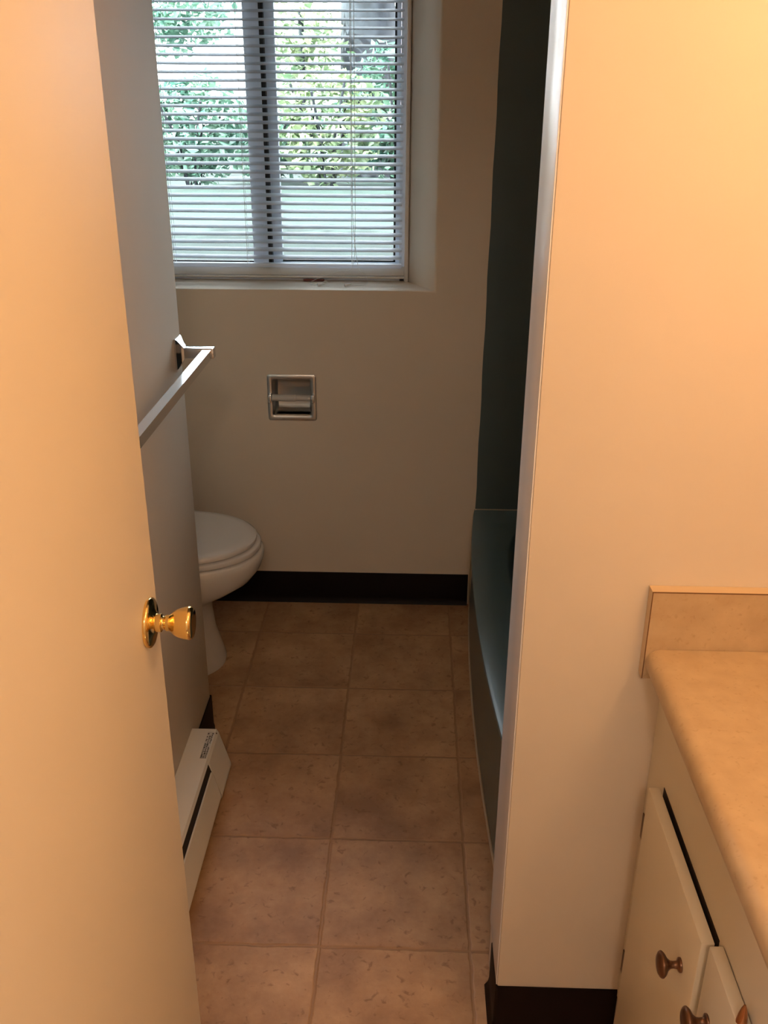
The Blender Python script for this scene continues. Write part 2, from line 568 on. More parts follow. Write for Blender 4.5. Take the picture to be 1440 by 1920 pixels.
box(bm, WI0 + 0.012, WI1 - 0.012, YF - 0.006, FY0, WZ0 + 0.009, WZ0 + 0.0155, bevel=0.002)
finish('window_bead', bm, M_WHITEFR, win, smooth=40)


def sash(x0, x1, y0, y1, st0, st1, sides):
    bm = bmesh.new()
    z0, z1 = WZ0 + 0.031, WZ1 - 0.031
    box(bm, x0, x0 + st0, y0, y1, z0, z1, bevel=0.002)
    box(bm, x1 - st1, x1, y0, y1, z0, z1, bevel=0.002)
    box(bm, x0 + st0, x1 - st1, y0, y1, z0, z0 + 0.020, bevel=0.002)
    box(bm, x0 + st0, x1 - st1, y0, y1, z1 - 0.020, z1, bevel=0.002)
    s = finish('sash', bm, M_ALU, win, smooth=40)
    bm = bmesh.new()
    ym = (y0 + y1) / 2
    box(bm, x0 + st0 - 0.002, x1 - st1 + 0.002, ym - 0.002, ym + 0.002, z0 + 0.016, z1 - 0.016)
    g = finish('pane', bm, M_GLASS, s)
    bm = bmesh.new()
    gx0, gx1, gz0, gz1 = x0 + st0, x1 - st1, z0 + 0.020, z1 - 0.020
    for d in sides(gx0, gx1, gz0, gz1) + ((gx0, gx1, gz0, gz0 + 0.005), (gx0, gx1, gz1 - 0.005, gz1)):
        box(bm, d[0], d[1], ym - 0.009, ym + 0.009, d[2], d[3])
    finish('gasket', bm, M_GASKET, s)


sash(WI0 + 0.029, -0.452, FY0 + 0.004, FY0 + 0.026, 0.022, 0.046, lambda a, b, c, d: ((a, a + 0.006, c, d),))
sash(-0.446, WI1 - 0.029, FY0 + 0.034, FY0 + 0.058, 0.034, 0.012, lambda a, b, c, d: ((b - 0.006, b, c, d),))
# dark weatherstrip between the meeting stiles
boxobj('weatherstrip', (-0.4515, -0.4405, FY0 + 0.006, FY0 + 0.033, WZ0 + 0.033, WZ1 - 0.033), M_GASKET, win)

# mini blind
BY = 2.956
bl = empty('mini_blind', (-0.45, BY, WZ1), 'white horizontal mini blind hanging in the window with slats open', 'blind')
bx0, bx1 = WI0 + 0.018, -0.038
boxobj('headrail', (bx0, bx1, BY - 0.013, BY + 0.013, WZ1 - 0.026, WZ1 - 0.001), M_WHITEFR, bl, bevel=0.002)
bm = bmesh.new()
PITCH_S = 0.02233
z = 1.125
TILT = math.radians(21)
while z < WZ1 - 0.032:
    rings = []
    sag = 0.0011 * math.sin(z * 57.0)
    for x, dz in ((bx0, sag), ((bx0 + bx1) / 2, -sag), (bx1, 0)):
        prof = []
        for k in range(6):
            t = (k / 5 - 0.5) * 0.025
            crown = 0.0016 * (1 - (t / 0.0125) ** 2)
            prof.append((t * math.cos(TILT) - crown * math.sin(TILT), t * math.sin(TILT) + crown * math.cos(TILT)))
        under = [(a, b - 0.0004) for a, b in reversed(prof)]
        rings.append([(x, BY + a, z + b + dz) for a, b in prof + under])
    loft(bm, rings)
    z += PITCH_S
finish('slats', bm, M_SLAT, bl, smooth=60)
boxobj('bottom_rail', (bx0, bx1, BY - 0.012, BY + 0.012, 1.094, 1.106), M_SLAT, bl, bevel=0.003)
bm = bmesh.new()
for x in (-0.735, -0.51, -0.19):
    for dy in (-0.0125, 0.0125):
        tube(bm, [(x, BY + dy, 1.105), (x, BY + dy, WZ1 - 0.02)], 0.0006, 5)
finish('ladder_cord', bm, M_CORD, bl)
ZS = WZ0 + 0.0012
for k, (x, pts) in enumerate((
        (-0.178, [(-0.178, 1.40), (-0.179, 1.20), (-0.188, 1.10)]),
        (-0.186, [(-0.186, 1.40), (-0.184, 1.22), (-0.170, 1.10)]))):
    bm = bmesh.new()
    yy = BY - 0.020
    path = [(x, yy, WZ1 - 0.02)] + [(a, yy, b) for a, b in pts]
    if k == 0:
        path += [(-0.235, yy - 0.002, 1.085), (-0.290, 2.930, 1.066), (-0.318, 2.918, 1.054), (-0.312, 2.902, ZS), (-0.292, 2.894, ZS + 0.001), (-0.270, 2.900, 1.062), (-0.262, 2.898, 1.058), (-0.276, 2.886, 1.0555)]
    else:
        path += [(-0.150, 2.928, 1.082), (-0.140, 2.912, 1.060), (-0.150, 2.900, ZS), (-0.175, 2.893, ZS), (-0.196, 2.886, 1.0555)]
    # smooth the path
    sm = []
    P = [Vector(p) for p in path]
    for i in range(len(P) - 1):
        p0, p1, p2, p3 = P[max(i - 1, 0)], P[i], P[i + 1], P[min(i + 2, len(P) - 1)]
        for s in range(5):
            t = s / 5
            sm.append(0.5 * ((2 * p1) + (p2 - p0) * t + (2 * p0 - 5 * p1 + 4 * p2 - p3) * t * t + (3 * p1 - p0 - 3 * p2 + p3) * t ** 3))
    sm.append(P[-1])
    for p in sm:
        p.z = max(p.z, ZS)
    tube(bm, sm, 0.0007, 6)
    finish('lift_cord', bm, M_CORD, bl)
    end = P[-1]
    bm = bmesh.new()
    ax = Vector((-0.9, -0.45, -0.08)) if k == 0 else Vector((-0.75, -0.6, -0.08))
    lathe(bm, [(0.0014, 0), (0.0026, 0.002), (0.0036, 0.012), (0.0048, 0.021), (0.0042, 0.023), (0.001, 0.0235)], end + Vector((0.006, 0.004, 0.0008)), ax, 16)
    finish('cord_tassel', bm, M_CORD, bl, smooth=50)

# narrow red brown strip on the sill under the blind
bm = bmesh.new()
box(bm, -0.342, -0.277, 2.957, 2.9655, WZ0 + 0.0003, WZ0 + 0.0075, bevel=0.002)
tag(finish('wooden_strip', bm, M_RED, smooth=40), 'short dark red strip lying on the sill under the blind', 'strip')

# ------------------------------------------------------------------ entry door
HX, EX, DY0, DY1 = -0.288, -0.303, 0.225, 0.990
door = bpy.data.objects.new('door_1', None); COL.objects.link(door)
door.location = (HX, DY0, 0)
struct(door, 'open cream slab door with a brass knob', 'door')
slope = (EX - HX) / (DY1 - DY0)
dn = Vector((1, -slope, 0)).normalized()       # face normal, towards the vanity
dd = Vector((slope, 1, 0)).normalized()
bm = bmesh.new()
TH = 0.035
q = [Vector((HX, DY0, 0)), Vector((EX, DY1, 0))]
ring = [q[0], q[1], q[1] - dn * TH, q[0] - dn * TH]
loft(bm, [[p + Vector((0, 0, 0.012)) for p in ring], [p + Vector((0, 0, 2.035)) for p in ring]])
bmesh.ops.recalc_face_normals(bm, faces=bm.faces[:])
bmesh.ops.bevel(bm, geom=bm.edges[:], offset=0.002, segments=2, profile=0.5, affect='EDGES')
finish('door_panel', bm, M_DOOR, door, smooth=40)
kc = q[1] - dd * 0.044 + Vector((0, 0, 1.010))
KS = 0.87
bm = bmesh.new()
lathe(bm, [(a * KS, b * KS) for a, b in [(0.034, 0.0002), (0.0345, 0.003), (0.0335, 0.005), (0.031, 0.0065), (0.026, 0.0075), (0.019, 0.0085), (0.016, 0.010), (0.0135, 0.011)]], kc, dn, 56)
finish('rosette', bm, M_BRASS, door, smooth=60)
bm = bmesh.new()
lathe(bm, [(a * KS, b * KS) for a, b in [(0.0125, 0.010), (0.0125, 0.018), (0.0095, 0.0195), (0.0090, 0.022), (0.0105, 0.0235), (0.0115, 0.0255), (0.0108, 0.0275), (0.0120, 0.0300), (0.0165, 0.0350), (0.0198, 0.0410), (0.0218, 0.0480), (0.0228, 0.0540), (0.0230, 0.0550), (0.0226, 0.0570), (0.0212, 0.0590), (0.0195, 0.0600), (0.0100, 0.0600), (0.0, 0.0598)]], kc, dn, 56)
finish('door_knob', bm, M_BRASS, door, smooth=60)
# latch faceplate and far-side knob
bm = bmesh.new()
ec = q[1] - dn * (TH / 2) + Vector((0, 0, 1.010))
for s in (0,):
    c = ec + dd * 0.0008
    ringl = [c + dn * a + Vector((0, 0, b)) for a, b in ((-0.012, -0.028), (0.012, -0.028), (0.012, 0.028), (-0.012, 0.028))]
    loft(bm, [ringl, [p + dd * 0.001 for p in ringl]])
finish('latch_plate', bm, M_BRASS, door)
for zz in (0.25, 1.0, 1.8):
    bm = bmesh.new()
    lathe(bm, [(0.006, -0.045), (0.006, 0.045)], Vector((HX - 0.004, DY0 - 0.007, zz)), (0, 0, 1), 16)
    finish('hinge', bm, M_BRASS, door, smooth=40)

# ------------------------------------------------------------------ towel bar
ty, tz = 2.052, 1.051
tb = empty('towel_bar', (XL, ty, tz), 'chrome square towel bar on the left wall near the window', 'towel bar')


def towel_post(y):
    bm = bmesh.new()
    # flared wall plate
    rings = []
    for hw, hh, x in ((0.024, 0.034, 0.0003), (0.024, 0.034, 0.004), (0.021, 0.031, 0.007), (0.013, 0.020, 0.013), (0.011, 0.013, 0.018)):
        rings.append([(XL + x, y - hw, tz - hh), (XL + x, y + hw, tz - hh), (XL + x, y + hw, tz + hh), (XL + x, y - hw, tz + hh)])
    loft(bm, rings)
    box(bm, XL + 0.016, XL + 0.084, y - 0.011, y + 0.011, tz - 0.011, tz + 0.012, bevel=0.0015)
    finish('mounting_post', bm, M_CHROME, tb, smooth=30)


towel_post(ty)
towel_post(ty - 0.76)
bm = bmesh.new()
bxc = XL + 0.070
box(bm, bxc - 0.0095, bxc + 0.0095, ty - 0.7495, ty - 0.0105, tz - 0.010, tz + 0.010)
finish('bar', bm, M_CHROME, tb)

# ------------------------------------------------------------------ recessed paper holder
tcx, tcz = -0.372, 0.718
tp = empty('toilet_paper_holder', (tcx, YB, tcz), 'recessed chrome toilet paper holder with empty roller in the back wall', 'paper holder')


def rrect(cx, cz, hx, hz, r, y, n=5):
    pts = []
    for sx, sz, a0 in ((1, 1, 0), (-1, 1, PI / 2), (-1, -1, PI), (1, -1, 1.5 * PI)):
        for k in range(n + 1):
            a = a0 + k * PI / 2 / n
            pts.append(Vector((cx + sx * (hx - r) + r * math.cos(a), y, cz + sz * (hz - r) + r * math.sin(a))))
    return pts


bm = bmesh.new()
rings = [rrect(tcx, tcz, 0.076, 0.074, 0.008, YB - 0.0004), rrect(tcx, tcz, 0.0755, 0.0735, 0.008, YB - 0.0025),
         rrect(tcx, tcz, 0.072, 0.070, 0.008, YB - 0.0040), rrect(tcx, tcz, 0.063, 0.062, 0.007, YB - 0.0040),
         rrect(tcx, tcz, 0.059, 0.058, 0.006, YB - 0.0015), rrect(tcx, tcz, 0.0575, 0.057, 0.006, YB + 0.012)]
# bowl of the recess: a concave half cylinder
for d, q in ((0.038, 0.0), (0.046, 0.0035), (0.053, 0.010), (0.058, 0.020), (0.060, 0.032)):
    rings.append(rrect(tcx, tcz - 0.004 * q / 0.032, 0.0575 - min(q, 0.006), 0.057 - q, 0.005, YB + d))
loft(bm, rings, cap0=False, cap1=True)
finish('recess_shell', bm, M_SATIN, tp, smooth=40)
for s in (-1, 1):
    bm = bmesh.new()
    box(bm, tcx + s * 0.0665 - 0.0055, tcx + s * 0.0665 + 0.0055, YB - 0.022, YB - 0.003, tcz - 0.012, tcz + 0.014, bevel=0.003)
    finish('roller_post', bm, M_CHROME, tp, smooth=40)
bm = bmesh.new()
lathe(bm, [(0.003, -0.0655), (0.003, -0.0605), (0.0088, -0.060), (0.0105, -0.058), (0.0105, 0.014), (0.0092, 0.0145), (0.0092, 0.058), (0.0074, 0.060), (0.003, 0.0605), (0.003, 0.0655)], (tcx, YB - 0.013, tcz + 0.003), (1, 0, 0), 28)
finish('roller', bm, M_ROLLER, tp, smooth=40)

# ------------------------------------------------------------------ toilet
tcy = 2.440
to = empty('toilet', (-0.80, tcy, 0), 'white toilet with closed lid in the alcove behind the left wall', 'toilet')


def egg(front, back, b, z, cx=-0.69, n=48, sq=1.0):
    pts = []
    for i in range(n):
        t = 2 * PI * i / n
        c, s = math.cos(t), math.sin(t)
        if c >= 0:
            pts.append((cx + (front - cx) * abs(c) ** 0.94, tcy + b * math.copysign(abs(s) ** 0.96, s), z))
        else:
            pts.append((cx - (cx - back) * abs(c) ** 0.7, tcy + b * math.copysign(abs(s) ** 0.85, s), z))
    return pts


bm = bmesh.new()
loft(bm, [egg(-0.553, -1.00, 0.118, 0.0), egg(-0.552, -1.00, 0.119, 0.012), egg(-0.562, -1.0, 0.112, 0.05), egg(-0.578, -1.0, 0.104, 0.11),
          egg(-0.584, -1.0, 0.102, 0.17), egg(-0.584, -1.0, 0.106, 0.205), egg(-0.560, -0.98, 0.122, 0.235), egg(-0.505, -0.97, 0.147, 0.262),
          egg(-0.458, -0.96, 0.167, 0.292), egg(-0.432, -0.95, 0.178, 0.325), egg(-0.421, -0.95, 0.183, 0.358), egg(-0.421, -0.95, 0.183, 0.374), egg(-0.427, -0.945, 0.179, 0.3790), egg(-0.450, -0.93, 0.160, 0.3800)])
finish('bowl', bm, M_PORC, to, smooth=60)
bm = bmesh.new()
loft(bm, [egg(-0.460, -0.88, 0.155, 0.3845), egg(-0.429, -0.905, 0.179, 0.3845), egg(-0.428, -0.905, 0.180, 0.3860), egg(-0.428, -0.905, 0.180, 0.3970), egg(-0.431, -0.90, 0.177, 0.3995), egg(-0.460, -0.88, 0.155, 0.4000)])
finish('seat', bm, M_SEAT, to, smooth=60)
bm = bmesh.new()
loft(bm, [egg(-0.470, -0.88, 0.150, 0.4045), egg(-0.4410, -0.91, 0.177, 0.4055), egg(-0.440, -0.91, 0.178, 0.4070), egg(-0.440, -0.91, 0.178, 0.416), egg(-0.450, -0.905, 0.170, 0.4215), egg(-0.475, -0.89, 0.150, 0.4235), egg(-0.55, -0.80, 0.08, 0.4245)])
finish('lid', bm, M_SEAT, to, smooth=60)
bm = bmesh.new()
box(bm, XA + 0.012, -1.02, tcy - 0.235, tcy + 0.235, 0.375, 0.72, bevel=0.02, seg=4)
box(bm, -1.06, -0.93, tcy - 0.10, tcy + 0.10, 0.30, 0.378, bevel=0.01)
finish('tank', bm, M_PORC, to, smooth=40)
boxobj('tank_lid', (XA + 0.006, -1.008, tcy - 0.245, tcy + 0.245, 0.722, 0.755), M_PORC, to, bevel=0.01, seg=3)
bm = bmesh.new()
lathe(bm, [(0.011, 0), (0.011, 0.012), (0.006, 0.014)], (-1.018, tcy - 0.17, 0.66), (1, 0, 0), 20)
box(bm, -1.008, -0.999, tcy - 0.175, tcy - 0.10, 0.653, 0.664, bevel=0.003)
finish('flush_lever', bm, M_CHROME, to, smooth=40)

# ------------------------------------------------------------------ baseboard heater
hy0, hy1, hs = 0.965, 1.886, 1.768
he = empty('baseboard_heater', (XL, 1.4, 0), 'off-white electric baseboard heater at the foot of the left wall', 'heater')
XH = XL + 0.0006
bm = bmesh.new()
# back pan and top with a small down-turned lip
extrude_y(bm, [(XH, 0.022), (XH, 0.158), (XH + 0.060, 0.158), (XH + 0.0645, 0.150), (XH + 0.0635, 0.1495), (XH + 0.0590, 0.1565), (XH + 0.0015, 0.1565), (XH + 0.0015, 0.022)], hy0, hy1)
finish('top_panel', bm, M_HEATER, he)
bm = bmesh.new()
extrude_y(bm, [(XH + 0.0685, 0.127), (XH + 0.0725, 0.128), (XH + 0.0885, 0.062), (XH + 0.0885, 0.055), (XH + 0.070, 0.030), (XH + 0.068, 0.032), (XH + 0.0860, 0.056), (XH + 0.0860, 0.061)], hy0 + 0.105, hs - 0.006)
finish('front_cover', bm, M_HEATER, he)
for a, b in ((hs, hy1), (hy0, hy0 + 0.099)):
    bm = bmesh.new()
    extrude_y(bm, [(XH + 0.002, 0.022), (XH + 0.002, 0.1562), (XH + 0.0595, 0.1562), (XH + 0.065, 0.149), (XH + 0.0895, 0.058), (XH + 0.0895, 0.050), (XH + 0.070, 0.022)], a, b)
    bmesh.ops.recalc_face_normals(bm, faces=bm.faces[:])
    finish('end_cap', bm, M_HEATER, he)
bm = bmesh.new()
box(bm, XH + 0.006, XH + 0.050, hy0 + 0.10, hs - 0.002, 0.05, 0.13)
finish('heating_element', bm, M_DARK, he)
bm = bmesh.new()
extrude_y(bm, [(XH + 0.0675, 0.1265), (XH + 0.0625, 0.1490), (XH + 0.052, 0.1490), (XH + 0.052, 0.06), (XH + 0.08, 0.06)], hy0 + 0.10, hs - 0.001)
for a, b in ((hs - 0.005, hs - 0.0005), (hy0 + 0.0995, hy0 + 0.104)):
    extrude_y(bm, [(XH + 0.003, 0.024), (XH + 0.003, 0.1480), (XH + 0.0625, 0.1480), (XH + 0.0880, 0.0580), (XH + 0.0880, 0.0510), (XH + 0.069, 0.024)], a, b)
finish('slot_shade', bm, M_DARK, he)  # dark filler painting the shade in the slot and end-cap joints
# printed rating label on the top panel: rows of small dark print
bm = bmesh.new()
lx0, lx1, ly0, ly1, lz = XH + 0.042, XH + 0.0585, 1.772, 1.874, 0.1582
box(bm, lx0, lx1, ly0, ly1, 0.15805, lz)
for c in range(3):
    x0 = lx0 + 0.0012 + c * 0.0052
    y = ly0 + 0.002
    while y < ly1 - 0.006:
        ln = random.uniform(0.002, 0.0065)
        if random.random() < 0.86:
            box(bm, x0, x0 + random.choice((0.0026, 0.0034, 0.0040)), y, y + ln, lz, lz + 0.0002, mi=1)
        y += ln + random.uniform(0.0012, 0.0028)
finish('rating_label', bm, [M_LABEL, M_INK], he)
bm = bmesh.new()
lathe(bm, [(0.0022, 0.0), (0.0018, 0.0008), (0.0, 0.0009)], (XH + 0.0625, 1.872, 0.1555), (0.8, 0, 0.6), 12)
finish('screw', bm, M_INK, he)

# ------------------------------------------------------------------ bathtub and surround
tub = empty('bathtub', (0.5, 2.1, 0), 'dark blue-grey bathtub with a bowed front along the right side', 'bathtub')
TY0, TY1, TZR = YW2 + 0.004, YB - 0.004, 0.35


def bow(y, ends, mid):
    t = (y - 2.18) / 0.66
    return mid + (ends - mid) * min(1.0, abs(t) ** 2.0)


bm = bmesh.new()
rings = []
NY = 40
for i in range(NY + 1):
    y = TY0 + (TY1 - TY0) * i / NY
    xo = bow(y, 0.209, 0.174)
    xf = bow(y, 0.208, 0.186)
    # basin cross section narrows towards its ends
    u = (y - (TY0 + TY1) / 2) / ((TY1 - TY0) / 2 - 0.075)
    f = max(0.0, 1 - abs(u) ** 4) ** 0.5 if abs(u) < 1 else 0.0
    dep = 0.29 * f
    xi0 = 0.56 + (0.284 - 0.56) * (f ** 0.5)
    xi1 = 0.56 + (0.865 - 0.56) * (f ** 0.5)
    ff = 0.06 * f
    prof = [(xf + 0.004, 0.0), (xf, 0.02), (xo + 0.011, TZR - 0.030), (xo + 0.003, TZR - 0.020), (xo, TZR - 0.010), (xo + 0.002, TZR - 0.003), (xo + 0.009, TZR),
            (xi0 - 0.008, TZR), (xi0 - 0.002, TZR - 0.003 * min(1, f * 3)), (xi0 + 0.004, TZR - 0.015 * min(1, f * 3)),
            (xi0 + ff * 0.5, TZR - dep * 0.5), (xi0 + ff, TZR - dep * 0.85), (xi0 + ff * 1.8 + 0.01, TZR - dep), (xi1 - ff * 1.8 - 0.01, TZR - dep), (xi1 - ff, TZR - dep * 0.85), (xi1 - ff * .5, TZR - dep * .5), (xi1, TZR - 0.015 * min(1, f * 3)), (xi1 + 0.008, TZR), (XR - 0.004, TZR), (XR - 0.004, 0.0)]
    rings.append([(x, y, zz) for x, zz in prof])
loft(bm, rings)
finish('tub_shell', bm, M_TUB, tub, smooth=50)
bm = bmesh.new()
pts = [(bow(y, 0.207, 0.1845) + 0.001, y, 0.0025) for y in [TY0 + (TY1 - TY0) * i / 60 for i in range(61)]]
pts = [(x, y, 0.003 + 0.0006 * math.sin(y * 40)) for x, y, _ in pts]
tube(bm, pts, 0.0035, 8)
finish('floor_caulk', bm, M_CAULK, tub, smooth=60)
# caulk where the tub meets the back wall and baseboard
bm = bmesh.new()
tube(bm, [(0.2035, YB - 0.003, 0.002), (0.2035, YB - 0.003, 0.118), (0.2100, YB - 0.002, 0.35)], 0.0022, 8)
tube(bm, [(0.2160, YB - 0.0045, TZR + 0.0015), (XR - 0.01, YB - 0.0045, TZR + 0.0015)], 0.0016, 8)
finish('wall_caulk', bm, M_CAULK, tub, smooth=60)

su = empty('tub_surround', (0.6, YB, TZR), 'dark teal wall panels around the bathtub', 'surround')
bm = bmesh.new()
# slightly wavy cut edge along the back wall
rings = []
for i in range(25):
    zz = TZR + 0.0035 + (2.12 - TZR) * i / 24
    xe = 0.2115 + 0.0095 * (i / 24) * 1.15 + 0.0012 * math.sin(i * 1.7)
    rings.append([(xe, YB - 0.0005, zz), (xe, YB - 0.0035, zz), (XR - 0.006, YB - 0.0035, zz), (XR - 0.006, YB - 0.0005, zz)])
loft(bm, rings)
finish('end_panel', bm, M_SURR, su)
boxobj('long_panel', (XR - 0.0045, XR - 0.0005, YW2 + 0.006, YB - 0.004, TZR + 0.0035, 2.12), M_SURR, su)
boxobj('end_panel', (XW + 0.045, XR - 0.006, YW2 + 0.0005, YW2 + 0.0035, TZR + 0.0035, 2.12), M_SURR, su)

# ------------------------------------------------------------------ vanity
XF = 0.385                       # face frame
VY0, VY1 = 0.235, YW - 0.0015
va = empty('vanity_cabinet', (0.66, 0.72, 0), 'cream painted vanity cabinet with bronze knobs under the tan counter', 'cabinet')
bm = bmesh.new()
box(bm, XF, XR - 0.002, VY0, VY1, 0.10, 0.790)
box(bm, XF + 0.06, XR - 0.002, VY0, VY1, 0.0, 0.0995)
finish('cabinet_body', bm, M_CAB, va)


def cabinet_door(y0, y1, z0, z1, knob_y, knob_z, gap, hinge_y):
    bm = bmesh.new()
    xo, xi = XF - gap - 0.0175, XF - gap
    box(bm, xo, xi, y0, y1, z0, z1, bevel=0.0025, seg=2)
    d = finish('cabinet_door', bm, M_CAB, va, smooth=40)
    if knob_y:
        bm = bmesh.new()
        lathe(bm, [(0.0095, 0.0), (0.0098, 0.002), (0.0088, 0.0032), (0.0052, 0.005), (0.0046, 0.010), (0.0052, 0.0135), (0.0085, 0.0175), (0.0140, 0.0205), (0.0168, 0.0235), (0.0170, 0.0250), (0.0158, 0.0272), (0.0120, 0.0295), (0.006, 0.0308), (0.0, 0.0312)], (xo - 0.0002, knob_y, knob_z), (-1, 0, 0), 32)
        finish('knob', bm, M_BRONZE, d, smooth=60)
    for hz in (z1 - 0.136, z0 + 0.06):
        bm = bmesh.new()
        s = 1 if hinge_y > (y0 + y1) / 2 else -1
        box(bm, XF - 0.0022, XF - 0.0003, hinge_y - 0.008, hinge_y + 0.060, hz - 0.024, hz + 0.024, bevel=0.0006)
        finish('hinge', bm, M_BRONZE, d, smooth=40)
    # dark plate painting the shade in the crack above the door
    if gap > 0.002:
        boxobj('gap_shade', (XF - 0.0006, XF + 0.001, y0 + 0.003, y1 - 0.003, z0 + 0.02, z1 + 0.002), M_DARK, va)
    return d


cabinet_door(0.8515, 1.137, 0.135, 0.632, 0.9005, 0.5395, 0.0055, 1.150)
cabinet_door(0.552, 0.8395, 0.135, 0.643, 0.803, 0.5585, 0.0008, 0.482)
# copper catch at the top edge of the second door
bm = bmesh.new()
lathe(bm, [(0.0012, 0.020), (0.0030, 0.015), (0.0050, 0.006), (0.0062, -0.004), (0.0066, -0.016), (0.0045, -0.022)], (XF - 0.0115, 0.738, 0.648), (0, 0, 1), 20)
finish('catch', bm, M_COPPER, va, smooth=50)

# counter
ct = empty('countertop', (0.66, 0.72, 0.79), 'tan mottled laminate countertop with side splash on the vanity', 'countertop')
bm = bmesh.new()
XC = 0.350
prof = [(XR - 0.002, 0.791), (XC + 0.030, 0.791)]
for k in range(9):
    a = -PI / 2 - k * PI / 8
    prof.append((XC + 0.019 + 0.019 * math.cos(a), 0.812 + 0.021 * math.sin(a)))
prof.append((XR - 0.002, 0.833))
extrude_y(bm, prof, VY0, YW - 0.0215)
finish('counter_slab', bm, M_LAM, ct, smooth=50)
sx0, sy0 = 0.3475, YW - 0.0205
bm = bmesh.new()
box(bm, sx0 + 0.0015, XR - 0.002, sy0, YW - 0.0008, 0.7915, 0.9265)
box(bm, sx0 + 0.0015, XF - 0.001, sy0, YW - 0.0008, 0.783, 0.7915)
sp = finish('side_splash', bm, M_LAM, ct)
bm = bmesh.new()
box(bm, sx0, XR - 0.002, sy0 + 0.0006, YW - 0.0008, 0.9266, 0.9282)
box(bm, sx0, sx0 + 0.0014, sy0 + 0.0006, YW - 0.0008, 0.783, 0.9265)
finish('edge_band', bm, M_EDGE, sp)
bm = bmesh.new()
box(bm, sx0, XR - 0.002, sy0 - 0.0002, sy0 + 0.0005, 0.9264, 0.9280)
box(bm, sx0 + 0.0002, sx0 + 0.0016, sy0 - 0.0002, sy0 + 0.0005, 0.783, 0.9264)
finish('edge_seam', bm, M_SEAM, sp)
boxobj('back_splash', (XR - 0.021, XR - 0.002, VY0, sy0 - 0.001, 0.8335, 0.928), M_LAM, ct)

# vanity light above the mirror on the right wall
vl = empty('vanity_light', (XR, 0.59, 1.98), 'chrome strip light with four lit globe bulbs above the vanity', 'light')
boxobj('light_bar', (XR - 0.045, XR - 0.001, 0.24, 0.94, 1.93, 2.03), M_CHROME, vl, bevel=0.004)
for i in range(4):
    y = 0.32 + i * 0.18
    bm = bmesh.new()
    lathe(bm, [(0.014, 0), (0.014, 0.09), (0.020, 0.095), (0.020, 0.124), (0.016, 0.126)], (XR - 0.0455, y, 1.98), (-1, 0, 0), 20)
    s = finish('socket', bm, M_CHROME, vl, smooth=40)
    bm = bmesh.new()
    bmesh.ops.create_uvsphere(bm, u_segments=20, v_segments=12, radius=0.045)
    bmesh.ops.translate(bm, verts=bm.verts[:], vec=(XR - 0.210, y, 1.98))
    finish('bulb', bm, M_BULB, vl, smooth=60)

# unseen globe added behind the camera to fill the dim bathroom
hl = empty('hall_fill_globe', (0.06, -0.95, ZC), 'added round fill globe on the hall ceiling, out of view', 'light')
bm = bmesh.new()
lathe(bm, [(0.070, 0.0005), (0.070, 0.015), (0.045, 0.022)], (0.06, -0.95, ZC), (0, 0, -1), 32)
finish('ceiling_plate', bm, M_CHROME, hl, smooth=40)
bm = bmesh.new()
bmesh.ops.create_uvsphere(bm, u_segments=28, v_segments=16, radius=0.09)
bmesh.ops.translate(bm, verts=bm.verts[:], vec=(0.06, -0.95, ZC - 0.105))
finish('globe', bm, emissive('hall_fill_glow', HALL_FILL_COL, HALL_FILL), hl, smooth=60)

# ------------------------------------------------------------------ outdoors
struct(boxobj('shade_eave', (-2.6, 2.2, YO + 0.002, YO + 0.62, ZC + 0.02, ZC + 0.12), M_CEIL), 'added unseen overhang that shades the window reveal', 'added_eave')  # overhang added to cut sky light on the window reveal
GZ = 0.30
bm = bmesh.new()
NXL, NYL = 40, 40
vv = [[bm.verts.new((-22 + 40 * i / NXL, YO + 0.15 + 38 * j / NYL, GZ + 0.03 * math.sin(i * 1.3) * math.cos(j * 0.9))) for i in range(NXL + 1)] for j in range(NYL + 1)]
for j in range(NYL):
    for i in range(NXL):
        bm.faces.new((vv[j][i], vv[j][i + 1], vv[j + 1][i + 1], vv[j + 1][i]))
struct(finish('lawn', bm, M_LAWN, smooth=60), 'sunlit lawn outside the window', 'lawn')


def leaves(bm, n, center, rad, size, shell=0.55, flat=False):
    cx, cy, cz = center
    for _ in range(n):
        while True:
            d = Vector((random.gauss(0, 1), random.gauss(0, 1), random.gauss(0, 1)))
            if d.length > 0.01:
                break
        d.normalize()
        r = random.uniform(shell, 1.0) * (1 + 0.16 * math.sin(d.x * 5 + cx) * math.cos(d.z * 6 + cy))
        p = Vector((cx + d.x * rad[0] * r, cy + d.y * rad[1] * r, cz + d.z * rad[2] * r))
        if p.z < GZ + 0.04:
            p.z = GZ + 0.04 + random.random() * 0.2
        s = size * random.uniform(0.6, 1.3)
        t = Vector((random.gauss(0, 1), random.gauss(0, 1), random.gauss(-0.3, 0.6))).normalized()
        nrm = (d * 0.6 + Vector((random.gauss(0, .6), random.gauss(0, .6), random.gauss(0.5, .6))))
        w = t.cross(nrm)
        if w.length < 1e-3:
            continue
        w.normalize()
        nn = w.cross(t)
        a, b = p - t * s * 0.5, p + t * s * 0.5
        c1, c2 = p + w * s * 0.27 - nn * s * 0.06, p - w * s * 0.27 - nn * s * 0.06
        v = [bm.verts.new(x) for x in (a, c1, b, c2)]
        bm.faces.new((v[0], v[1], v[2]))
        bm.faces.new((v[0], v[2], v[3]))


def stems(bm, base, top_r, h, n, r=0.02):
    for k in range(n):
        a = 2 * PI * k / n + random.uniform(-.3, .3)
        x, y = base
        e = (x + top_r * math.cos(a), y + top_r * math.sin(a), GZ + h * random.uniform(.75, 1))
        tube(bm, [(x + 0.08 * math.cos(a), y + 0.08 * math.sin(a), GZ - 0.05), (x + 0.4 * (e[0] - x), y + 0.4 * (e[1] - y), GZ + h * 0.45), e], r, 6)


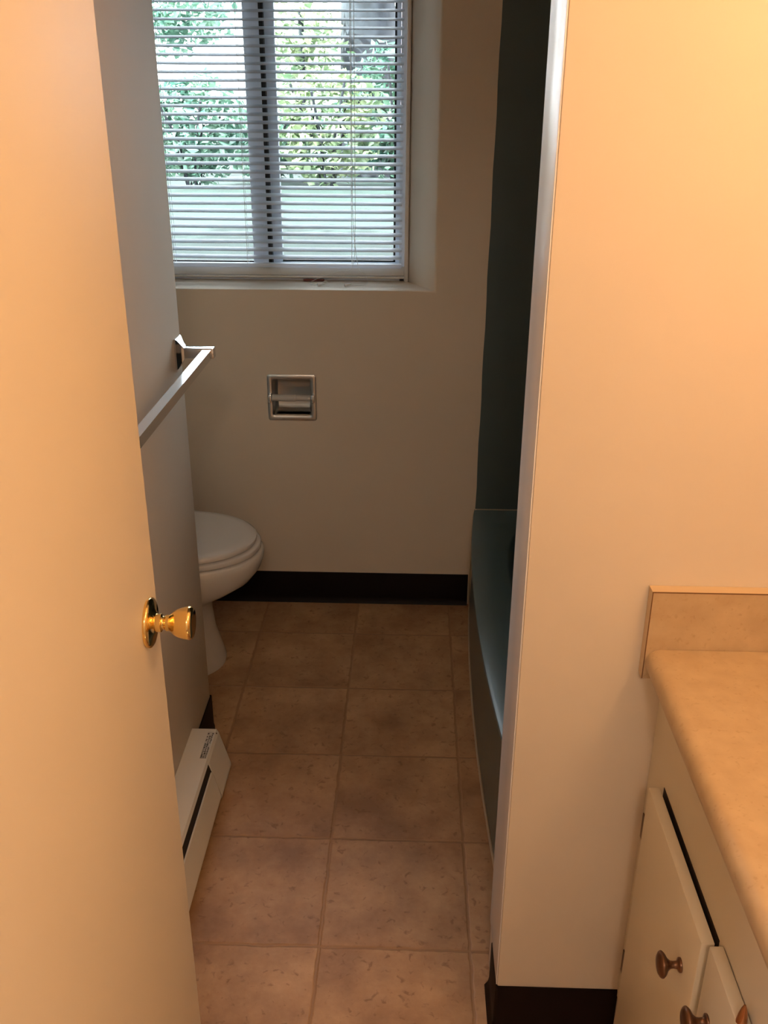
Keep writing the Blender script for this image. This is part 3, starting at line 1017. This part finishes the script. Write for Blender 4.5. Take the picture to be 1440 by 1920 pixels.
def bush(x, y, rx, h, m, label, n=2300, size=0.15):
    e = empty('garden_shrub', (x, y, GZ), label, 'shrub', 'shrubs beyond the lawn')
    bm = bmesh.new()
    hz = h / 2
    leaves(bm, n, (x, y, GZ + hz), (rx, 0.42, hz), size)
    finish('foliage', bm, m, e)
    bm = bmesh.new()
    stems(bm, (x, y), rx * 0.6, h * 0.9, 6)
    finish('stem', bm, M_BARK, e)


bush(-3.45, 15.4, 0.95, 1.62, M_LEAF, 'green shrub at the far left of the lawn view, beside the wall edge', 1500, 0.17)
bush(-2.35, 16.5, 0.90, 1.30, M_LEAF, 'low green shrub behind the window mullion', 1200, 0.17)
bush(-1.35, 15.4, 0.90, 1.75, M_LEAF2, 'yellow-green shrub in the right-hand window pane, in front of the tree trunk', 1400, 0.17)
bush(-0.30, 16.5, 1.00, 2.05, M_LEAF, 'tall green shrub at the right edge of the window', 1900, 0.17)


def tree(x, y, r0, h, crown, label, m, n, size):
    e = empty('garden_tree', (x, y, GZ), label, 'tree')
    bm = bmesh.new()
    rings = []
    for zz, s in ((-0.1, 1.35), (0.15, 1.15), (0.6, 1.02), (1.6, 0.98), (2.6, 0.94), (h, 0.75)):
        rings.append([(x + r0 * s * (1 + 0.05 * math.sin(5 * a)) * math.cos(a), y + r0 * s * (1 + 0.05 * math.sin(5 * a)) * math.sin(a), GZ + zz) for a in [2 * PI * k / 24 for k in range(24)]])
    loft(bm, rings)
    finish('trunk', bm, M_BARK, e, smooth=50)
    bm = bmesh.new()
    for c, rad, k in crown:
        leaves(bm, int(n * k), c, rad, size, shell=0.3)
    finish('crown', bm, m, e)


tree(-0.85, 18.0, 0.49, 4.2, [((-0.8, 18.2, 5.6), (3.0, 2.4, 1.6), 1.0)], 'thick grey tree trunk behind the shrubs in the right window pane', M_LEAF, 2600, 0.26)
tree(-4.6, 17.5, 0.14, 2.6, [((-3.9, 17.2, 2.75), (1.0, 0.9, 0.55), 0.35), ((-4.8, 17.6, 3.6), (1.3, 1.2, 0.9), 0.65)], 'small leafy tree at the upper left of the window', M_LEAF, 1900, 0.17)

tree(-5.4, 7.0, 0.16, 3.2, [((-5.4, 7.0, 3.6), (1.9, 1.9, 2.9), 1.0)], 'added light-blocking tree, unseen, left of the window view, near the house', M_LEAF, 3200, 0.36)  # unseen tree added to cut sky light from the left
tree(3.0, 6.8, 0.16, 3.2, [((3.0, 6.8, 3.6), (2.1, 1.9, 2.9), 1.0)], 'added light-blocking tree, unseen, right of the window view, near the house', M_LEAF, 3200, 0.36)  # unseen tree added to cut sky light from the right
tree(-1.95, 17.6, 0.05, 2.0, [((-1.95, 17.6, 2.45), (0.95, 0.7, 0.85), 1.0)], 'slim yellow-green sapling behind the shrubs, between the mullion and the thick trunk', M_LEAF2, 520, 0.20)
